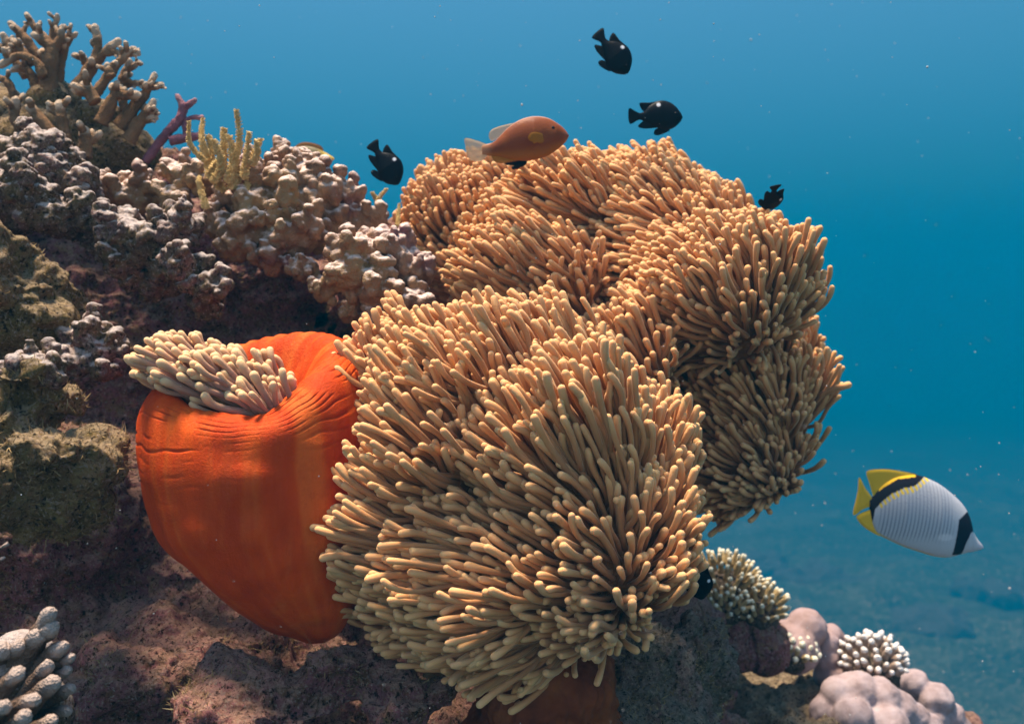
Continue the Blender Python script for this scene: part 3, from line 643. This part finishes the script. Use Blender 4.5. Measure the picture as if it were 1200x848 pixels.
def finger_coral(name, base, dome, fingers, mat, bmat, label, cat, n_ind=100):
    """dome: (balls); fingers: list of (root, dir, length, r0, r1)"""
    root = thing(name, base, label, cat)
    link('base', blob('base', dome, voxel=.004, smooth=5, disp=rock_disp(.3, 47), origin=base), bmat, root)
    fingers = sorted(fingers, key=lambda q: q[0][1]); rest = Geo()
    for i, (r, u, L, a, b) in enumerate(fingers):
        e = r + u * L; pts = [(*r, a), (*(r + u * L * .55 + np.array([0, 0, L * .05])), (a + b) / 2), (*e, b)]
        if i < n_ind:
            g = Geo(); rtube(g, pts, 10, 9); me = g.mesh('branch', origin=r, attr='along'); v, n = vn(me)
            v = v + n * ((0.0010 + .08 * a ** 1.0 * (a > .006)) * fbm((v + r) / max(.006, a * 1.2), 3, 5))[:, None]; me.vertices.foreach_set('co', v.astype(np.float32).ravel()); link('branch', me, mat, root, r - base)
        else: rtube(rest, pts, 8, 7)
    if rest.n: link('branches', rest.mesh('branches', origin=base, attr='along'), mat, root)['kind'] = 'stuff'
def dome_fingers(px, py, d, rx, rz, ry, n, L, a, b, seed, zmin=-.1, up=.5):
    rng = np.random.default_rng(seed); out = []; pts = []
    k = 0
    while len(out) < n and k < 20000:
        k += 1; u = rng.normal(size=3); u /= np.linalg.norm(u)
        if u[2] < zmin or u[1] > .6: continue
        if any(((u - q) ** 2).sum() < 6.0 / n for q in pts): continue
        pts.append(u); c = P(px, py, d); r = c + u * np.array([R(rx, d), ry, R(rz, d)]) * .9
        w = u + np.array([0, 0, up]) + rng.normal(size=3) * .12; w /= np.linalg.norm(w)
        s = rng.uniform(.8, 1.2); out.append((r, w, L * s, a * rng.uniform(.9, 1.1), b * rng.uniform(.85, 1.15)))
    return out
d = 1.62
fs = dome_fingers(845, 690, d, 42, 32, .07, 120, .022, .0046, .0030, 1) + dome_fingers(885, 715, d - .03, 30, 26, .06, 80, .020, .0046, .0030, 2) + dome_fingers(845, 715, d - .08, 26, 18, .03, 36, .016, .0042, .0028, 3)
finger_coral('bushy_coral', P(865, 740, d), [E(845, 692, d, 40, 28, .065), E(885, 717, d - .03, 29, 24, .055), E(845, 715, d - .06, 26, 20, .04)], fs, M['acro'], M['acro_base'], 'cream white bushy coral with hundreds of fine tips right of the middle anemone', 'bushy coral')
d = 1.62
finger_coral('bushy_coral', P(930, 790, d), [E(932, 770, d, 20, 18, .025)], dome_fingers(932, 768, d, 20, 18, .026, 46, .012, .0056, .0046, 4), M['acro'], M['acro_base'], 'smallest cream bushy coral, a fist sized cushion on the rubble ledge', 'bushy coral')
d = 1.64
finger_coral('bushy_coral', P(1020, 810, d), [E(1020, 785, d, 34, 32, .045)], dome_fingers(1020, 780, d, 34, 30, .045, 90, .017, .0062, .0046, 5), M['acro_pink'], M['acro_base'], 'rounded bushy coral with thick white fingertips above the lilac boulder coral', 'bushy coral')

def lobed(px_list, seed, mat, label, k=0):
    base = P(*px_list[0][:3]); balls = [(P(a, b, d), (R(r, d), R(r, d) * 1.1, R(r, d) * .95)) for a, b, d, r in px_list]
    return tag(link('boulder_coral', blob('boulder_coral', balls, voxel=.003, smooth=7, disp=lambda v, n: .002 * fbm(v / .02, 3, seed), origin=base), mat, None, base), label, 'boulder coral')
d = 1.56
lobed([(1010, 850, d, 36), (1005, 810, d, 25), (985, 815, d, 24), (972, 835, d, 24), (1050, 830, d, 24), (1030, 818, d, 26), (1000, 840, d - .04, 24), (1040, 850, d - .04, 26), (1070, 840, d, 20), (1085, 855, d, 22), (965, 860, d, 26)], 1, M['porites'], 'pale lilac boulder coral with many smooth lobes at the bottom edge')
lobed([(1095, 820, d + .1, 22), (1090, 840, d + .1, 24), (1112, 838, d + .1, 18), (1118, 855, d + .1, 20), (1070, 800, d + .12, 18), (1130, 862, d + .1, 16)], 2, M['porites'], 'mauve boulder coral lobes at the outer rim, next to open water')
lobed([(945, 735, 1.66, 24), (915, 745, 1.66, 20), (930, 760, 1.64, 30), (975, 745, 1.68, 14), (990, 760, 1.68, 16)], 3, M['porites_dark'], 'smooth brown mauve boulder coral behind the smallest bushy coral')
lobed([(970, 752, 1.66, 14), (968, 772, 1.66, 18), (975, 790, 1.66, 22)], 4, M['porites_dark'], 'narrow lavender topped coral knob between two bushy corals')

# finger coral at the lower corner
d = .74
fing = []
def FG(x0, y0, x1, y1, r0, r1, dd=0):
    a, b = P(x0, y0, d + .02 + dd), P(x1, y1, d + dd); L = np.linalg.norm(b - a); fing.append((a, (b - a) / L, L, R(r0, d), R(r1, d)))
for q in [(20, 800, 58, 722, 16, 10), (20, 790, 45, 745, 14, 11), (40, 790, 72, 758, 12, 9), (45, 800, 84, 770, 9, 6), (45, 815, 78, 785, 10, 7), (45, 835, 82, 806, 10, 7), (40, 850, 78, 832, 10, 7), (-10, 830, 20, 790, 12, 9, -.05), (-10, 850, 40, 820, 12, 8, -.06), (10, 860, 62, 800, 14, 10, -.02),
          (-10, 845, 5, 828, 10, 7, -.07), (0, 870, 30, 838, 10, 7, -.07), (15, 780, 22, 757, 12, 10), (-10, 780, 4, 762, 14, 11), (10, 880, 60, 845, 10, 7, -.03), (30, 775, 60, 735, 10, 9), (25, 830, 55, 780, 12, 9, -.01)]: FG(*q)
finger_coral('finger_coral', P(20, 870, d + .04), [E(20, 850, d + .05, 46, 66, .04), E(25, 790, d + .04, 34, 40, .03)], fing, M['finger'], M['crust'], 'stubby pale finger coral rising in the lower corner under the shaggy rock', 'finger coral')
branch_coral('branch_coral', P(-25, 660, .72), [[[(-30, 655, .72, 6), (-10, 648, .72, 5), (8, 638, .72, 4)]], [[(-30, 665, .72, 5), (-8, 658, .72, 4), (5, 653, .72, 3)]]], M['finger'], 'tiny pale coral tips poking in from the picture edge above the finger coral', 'branch coral')

# filament algae rooted on the rock surfaces
def turf(name, srcs, L, seed, label):
    rng = np.random.default_rng(seed); V = []; F = []; k = 0
    for me, off, spacing, keep in srcs:
        me = me.copy(); w, _ = vn(me); me.vertices.foreach_set('co', (w + off).astype(np.float32).ravel()); me.update()
        P0, N0 = scatter(me, spacing, keep, seed); bpy.data.meshes.remove(me)
        for a, n in zip(P0, N0):
            for _ in range(2):
                u = n + rng.normal(size=3) * .55 + np.array([0, 0, .25]); u /= np.linalg.norm(u)
                l = L * rng.uniform(.3, 1.3) * (1.8 if rng.random() < .06 else 1); w = np.cross(u, rng.normal(size=3)); w /= np.linalg.norm(w) + 1e-9; w *= rng.uniform(.00018, .00045); c = rng.normal(size=3) * .5
                for q, s in ((a - n * .001, 1), (a + u * l * .5 + c * l * .2, .8), (a + u * l + c * l * .6, .25)): V += [q - w * s, q + w * s]
                F += [(k, k + 1, k + 3, k + 2), (k + 2, k + 3, k + 5, k + 4)]; k += 6
    me = bpy.data.meshes.new(name); me.from_pydata([tuple(x) for x in V], [], F); return tag(link(name, me, M['turf']), label, 'algae', kind='stuff')
def patchy(x0, x1, y0, y1, dmax, thr=0.0, f=.03):
    def keep(p, q):
        X, Y = pix(p); return (X > x0) & (X < x1) & (Y > y0) & (Y < y1) & (q[:, 1] < .5) & (p[:, 1] < dmax) & (fbm(p / f, 2, 91) > thr)
    return keep
turf('algae_turf', [(bpy.data.objects[n].data, np.array(bpy.data.objects[n].location), .0048, patchy(-10, 200, 280, 640, 1.3, .05)) for n in ('reef_rock', 'reef_rock.001')]
     + [(terr, 0, .0042, patchy(-10, 900, 560, 860, 1.3, .42)), (terr, 0, .005, patchy(-10, 520, 130, 560, 1.5, .15)), (bpy.data.objects['reef_rock.002'].data, np.array(bpy.data.objects['reef_rock.002'].location), .0045, patchy(600, 960, 600, 860, 1.4, .0))],
     .0065, 5, 'fine brown filament algae growing over the shaggy rocks')

# ------------------------------------------------------------------ fish
def poly_in(x, z, poly):
    poly = np.asarray(poly, float); ins = np.zeros(len(x), bool); j = len(poly) - 1
    for i in range(len(poly)):
        (xi, zi), (xj, zj) = poly[i], poly[j]
        c = ((zi > z) != (zj > z)) & (x < (xj - xi) * (z - zi) / (zj - zi + 1e-12) + xi); ins ^= c; j = i
    return ins
def fish(name, scale, origin, pos, d, top, bot, width, paint, fins, eye, label, cat, group=None, nu=200, nv=72):
    """top/bot: outline points (px in the crop, tail to snout); all outlines share those units; scale = crop units per photo pixel"""
    k = lambda q: R(1 / scale, d) * (np.asarray(q, float) - np.asarray(origin)) * np.array([1, -1])
    root = thing(name, P(*pos, d), label, cat, group)
    T, B = spline(top, 400), spline(bot, 400); x0, x1 = max(T[0, 0], B[0, 0]), min(T[-1, 0], B[-1, 0])
    u = 0.5 - 0.5 * np.cos(np.linspace(0, np.pi, nu)); xs = x0 + (x1 - x0) * u
    zt, zb = np.interp(xs, T[:, 0], T[:, 1]), np.interp(xs, B[:, 0], B[:, 1]); e = np.sqrt(np.clip(1 - ((u - .97) / .03).clip(0, 1) ** 2, 0.02, 1))
    mid, h = (zt + zb) / 2, (zb - zt) / 2 * e
    w = np.interp(u, width[0], width[1]) * e; a = np.arange(nv) / nv * 2 * np.pi
    X = np.repeat(xs[:, None], nv, 1); Z = mid[:, None] + h[:, None] * np.sin(a); Yw = w[:, None] * np.cos(a) * np.abs(np.cos(a)) ** .15
    px = np.stack([X.ravel(), Z.ravel()], 1); q = k(px); v = np.stack([q[:, 0], Yw.ravel() * R(1 / scale, d), q[:, 1]], 1)
    f = [(i * nv + j, i * nv + (j + 1) % nv, (i + 1) * nv + (j + 1) % nv, (i + 1) * nv + j) for i in range(nu - 1) for j in range(nv)]
    f += [tuple(range(nv - 1, -1, -1)), tuple((nu - 1) * nv + j for j in range(nv))]
    me = bpy.data.meshes.new('body'); me.from_pydata(v.tolist(), [], f); me.polygons.foreach_set('use_smooth', [True] * len(me.polygons))
    ca = me.color_attributes.new('paint', 'FLOAT_COLOR', 'POINT'); c = paint(px[:, 0], px[:, 1], (px[:, 1] - np.repeat(mid, nv)) / (np.repeat(h, nv) + 1e-6)); ca.data.foreach_set('color', np.concatenate([c, np.ones((len(c), 1))], 1).astype(np.float32).ravel())
    link('body', me, M['fish'], root)
    for (fn, outl, mt, y) in fins:
        for side in ((-1, 1) if y else (1,)):
            s = spline(list(outl) + [outl[0]], 60)[:-1]; q = k(s); cen = q.mean(0); vs = []; fs = []; m = len(q); t = .0009
            off = y * side * R(1 / scale, d)
            lay = [(1.0, .0003), (.93, t), (.6, t), (.0, t)]
            for sg in (-1, 1):
                for (sf, th) in lay:
                    rr = cen + (q - cen) * sf; lift = off + side * (abs(rr[:, 0] - q[:, 0].max()) * .45 if y else 0)
                    vs.append(np.stack([rr[:, 0], sg * th + lift * np.ones(m), rr[:, 1]], 1))
            nl = len(lay)
            for sgi in (0, 1):
                for L in range(nl - 1):
                    for j in range(m):
                        A, Bq = (sgi * nl + L) * m, (sgi * nl + L + 1) * m; jj = (j + 1) % m; fs.append((A + j, A + jj, Bq + jj, Bq + j))
            for j in range(m): jj = (j + 1) % m; fs.append((j, jj, nl * m + jj, nl * m + j))
            me = bpy.data.meshes.new(fn); me.from_pydata(np.concatenate(vs).tolist(), [], fs); me.polygons.foreach_set('use_smooth', [True] * len(fs)); link(fn, me, mt, root)
    ex, ez, er, ey = eye; q = k((ex, ez)); rr = R(er / scale, d)
    for side in (-1, 1):
        g = Geo(); g.add(ICO3[0] * np.array([rr, rr * .5, rr]) + np.array([q[0], side * R(ey / scale, d), q[1]]), ICO3[1]); link('eye', g.mesh('eye'), M['eye'], root)
    return root
def solid(c, n): return np.tile(np.array(c, float), (n, 1))
def smix(c, m, col): return c * (1 - m[:, None]) + np.array(col, float) * m[:, None]
def ss_(x, a, b): t = np.clip((x - a) / (b - a), 0, 1); return t * t * (3 - 2 * t)

def paint_clown(x, z, h):
    c = solid((0.19, 0.050, 0.018), len(x)); n = fbm(np.stack([x / 60, z / 60, x * 0], 1), 3, 3)
    c = smix(c, .5 * ss_(n, -.2, .8), (0.24, 0.07, 0.022)); c = smix(c, ss_(h, .35, .95) * .8, (0.30, 0.12, 0.025)); c = smix(c, ss_(-h, .9, .97) * .7, (0.50, 0.30, 0.22))
    c = smix(c, ss_(x, 900, 970) * .6, (0.30, 0.09, 0.05)); c = smix(c, (1 - ss_(x, 310, 400)) * .7, (0.42, 0.20, 0.10)); return c
fish('anemonefish', 6.667, (620, 350), (520 + 620 / 6.667, 110 + 350 / 6.667), 1.16,
     [(300, 400), (375, 382), (430, 340), (500, 268), (580, 212), (660, 183), (740, 177), (820, 192), (890, 232), (935, 268), (978, 318)],
     [(300, 478), (380, 487), (430, 492), (500, 507), (600, 522), (700, 516), (800, 490), (880, 442), (940, 390), (978, 340)],
     ([0, .1, .3, .6, .85, 1], [14, 22, 55, 85, 70, 22]), paint_clown,
     [('tail_fin', [(340, 395), (250, 362), (165, 348), (172, 420), (195, 505), (280, 527), (340, 482)], M['fin_pink'], 0),
      ('dorsal_fin', [(560, 225), (450, 250), (372, 282), (352, 330), (376, 368), (450, 325)], M['fin_pink'], 0),
      ('anal_fin', [(370, 485), (400, 530), (460, 542), (560, 525), (600, 510), (480, 490)], M['fin_orange'], 0),
      ('pectoral_fin', [(810, 360), (760, 325), (690, 325), (655, 365), (668, 392), (688, 400), (700, 412), (730, 402), (760, 405)], M['fin_orange'], 56)],
     (850, 285, 19, 58), 'pinkish brown anemonefish with pale tail swimming over the back anemone', 'anemonefish')

def paint_damsel(x, z, h):
    c = solid((0.005, 0.005, 0.007), len(x)); m = 1 - ss_(np.hypot(x - 535, z - 582), 11, 15); return smix(c, m, (0.6, 0.6, 0.62))
damsel = fish('damselfish', 5.65, (560, 640), (680 + 540 / 5.65, 20 + 645 / 5.65), 1.3,
     [(405, 632), (440, 622), (480, 580), (540, 550), (590, 552), (640, 577), (680, 622), (697, 652)], [(405, 672), (440, 685), (520, 722), (580, 746), (640, 728), (680, 692), (697, 668)],
     ([0, .15, .5, .8, 1], [6, 15, 33, 31, 10]), paint_damsel,
     [('tail_fin', [(425, 637), (390, 622), (345, 600), (338, 652), (350, 702), (395, 682), (425, 668)], M['fin_black'], 0), ('dorsal_fin', [(540, 550), (480, 562), (415, 565), (425, 605), (450, 622), (500, 600)], M['fin_black'], 0),
      ('anal_fin', [(440, 680), (402, 718), (440, 734), (510, 730), (545, 722), (490, 700)], M['fin_black'], 0), ('pelvic_fin', [(540, 725), (512, 745), (510, 772), (545, 777), (610, 748), (590, 735)], M['fin_black'], 0)],
     (650, 640, 10, 27), 'black damselfish with bright white back spot swimming level at upper right of the anemonefish', 'damselfish', 'black damselfish')
def another(px, py, d, roll, size, label, yaw=0.0):
    c = copy_tree(damsel); c.location = tuple(P(px, py, d)); s = size * d / 1.3; c.scale = (s, s, s)
    c.rotation_euler = Matrix.Rotation(math.radians(yaw), 3, 'Z').to_quaternion().to_euler() if roll == 0 else (Matrix.Rotation(math.radians(roll), 3, 'Y') @ Matrix.Rotation(math.radians(yaw), 3, 'Z')).to_euler()
    c['label'] = label; return c
another(724, 66, 1.3, 52, .96, 'highest black damselfish, diving head down in open water')
another(457, 196, 1.25, 56, .92, 'black damselfish diving head down above the knobby coral ridge')
another(906, 235, 1.2, 80, .75, 'small black damselfish half turned away above the right shoulder of the back anemone', 62)
another(606, 187, 1.24, 10, .5, 'dark damselfish mostly hidden beneath the anemonefish belly')
another(822, 684, 1.06, 75, .85, 'dark damselfish tucked behind the tentacles beside the cream bushy coral', 20)

def paint_bfly(x, z, h):
    c = solid((0.46, 0.465, 0.48), len(x)); edge = np.interp(x, [240, 255, 270, 310, 380, 460, 540, 600, 660], [560, 490, 400, 350, 290, 250, 232, 186, 150])
    ph = (x - 0.10 * (700 - z) + 0.00035 * (z - 420) ** 2) / 25.5 * 2 * np.pi
    line = (0.5 + .5 * np.cos(ph)) ** 3 * ss_(x, 275, 320) * (1 - ss_(x, 760, 830)) * (1 - ss_(z, 560, 650)); c = smix(c, line * .8, (0.11, 0.12, 0.15))
    c = smix(c, .55 * (1 - ss_(z, 300, 560)) , (0.36, 0.37, 0.42))
    dash = (z > edge) & (z < edge + 42) & (x > 300) & (x < 665) & ((((x - .5 * z) / 38) % 1) < .5); c = smix(c, dash * 1.0, (0.72, 0.50, 0.03))
    c = smix(c, ((z < edge) & (x < 640)) * 1.0, (0.012, 0.012, 0.018))
    topy = np.interp(x, [240, 330, 430, 560, 650], [330, 246, 186, 170, 190]); c = smix(c, ((z < topy) & (x < 560) & (x > 300)) * 1.0, (0.72, 0.42, 0.02))
    c = smix(c, (z > np.interp(x, [240, 300, 400, 520, 700, 800], [560, 568, 622, 672, 727, 742])) * .8, (0.62, 0.44, 0.16))
    bar = poly_in(x, z, [(960, 408), (905, 420), (842, 465), (822, 600), (810, 725), (882, 722), (897, 640), (930, 560), (965, 548), (965, 470)]); c = smix(c, bar * 1.0, (0.010, 0.012, 0.020))
    c = smix(c, (1 - ss_(np.hypot((x - 745) / 75, (z - 590) / 34), .5, 1.0)) * .6, (0.66, 0.63, 0.62))
    c = smix(c, ss_(x, 985, 1040) * .5, (0.55, 0.45, 0.50)); return c
fish('butterflyfish', 6.06, (600, 440), (980 + 600 / 6.06, 530 + 440 / 6.06), 1.45,
     [(236, 335), (262, 305), (330, 228), (430, 173), (560, 158), (650, 185), (740, 230), (830, 300), (900, 372), (945, 455), (965, 545), (1000, 610), (1044, 662)],
     [(236, 400), (262, 520), (300, 580), (380, 622), (480, 667), (600, 707), (700, 735), (800, 742), (900, 716), (980, 700), (1044, 682)],
     ([0, .1, .3, .6, .85, .93, 1], [10, 28, 62, 82, 60, 28, 10]), paint_bfly,
     [('dorsal_fin', [(262, 310), (235, 220), (214, 150), (240, 124), (340, 117), (450, 129), (575, 160), (430, 185), (330, 240)], M['fin_yellow'], 0), ('anal_fin', [(248, 400), (150, 445), (160, 490), (220, 545), (310, 590), (275, 520)], M['fin_yellow'], 0),
      ('tail_fin', [(250, 312), (205, 250), (163, 178), (152, 280), (120, 440), (190, 402), (252, 372)], M['fin_yellow'], 0)],
     (918, 512, 17, 42), 'white butterflyfish with yellow tail and black eye bar near the seabed', 'butterflyfish', nu=340, nv=140)
def paint_wrasse(x, z, h):
    c = solid((0.18, 0.14, 0.07), len(x)); return smix(c, ss_(x, 480, 560), (0.62, 0.40, 0.06))
fish('reef_fish', 5.0, (400, 400), (354, 183), 1.5, [(230, 405), (300, 380), (380, 345), (460, 345), (540, 380), (590, 412)], [(230, 425), (300, 445), (380, 470), (460, 475), (540, 450), (590, 420)], ([0, .3, .7, 1], [6, 25, 30, 8]), paint_wrasse,
     [('tail_fin', [(245, 405), (190, 370), (180, 415), (190, 460), (245, 425)], M['fin_orange'], 0), ('dorsal_fin', [(320, 375), (400, 320), (500, 335), (520, 370), (420, 350)], M['fin_orange'], 0)], (545, 400, 8, 16), 'little olive and yellow fish half hidden behind the knobby coral ridge', 'reef fish')

# ------------------------------------------------------------------ far reef lumps and drifting specks
rng = np.random.default_rng(99)
for (px, py, d, r, lab) in [(890, 662, 6.2, 34, 'dim dark reef lump farthest off, just under the butterflyfish tail'), (985, 690, 5.2, 46, 'dim dark reef lump on the seabed above the bushy corals'), (1085, 735, 4.6, 52, 'dim dark reef lump on the seabed right of the bushy corals'), (1175, 700, 5.4, 50, 'dim dark reef lump on the seabed at the far edge')]:
    d = -FLOOR * FPX / (py - 424); c = P(px, py, d); c[2] = FLOOR + .05; rr = R(r, d)
    me = blob('reef_lump', [(c + rng.normal(size=3) * rr * .5 * np.array([1, 1, .2]), (rr * rng.uniform(.4, .8), rr * rng.uniform(.4, .8), rr * rng.uniform(.25, .5))) for _ in range(6)], voxel=.08, smooth=3, disp=lambda v, n: .2 * fbm(v / .5, 4, 8), origin=c)
    tag(link('reef_lump', me, M['far_reef'], None, c), lab, 'reef lump')
g = Geo()
for _ in range(560):
    d = rng.uniform(.5, 2.6); c = P(rng.uniform(-20, 1220), rng.uniform(-20, 868), d); r = R(rng.uniform(.28, .85) * (1 if rng.random() < .95 else 1.6), d)
    g.add(ICO2[0] * r * np.array([1, 1, rng.uniform(.6, 1.3)]) + c, ICO2[1])
tag(link('drifting_specks', g.mesh('drifting_specks'), M['speck']), 'tiny pale particles drifting all through the water', 'particles', kind='stuff')
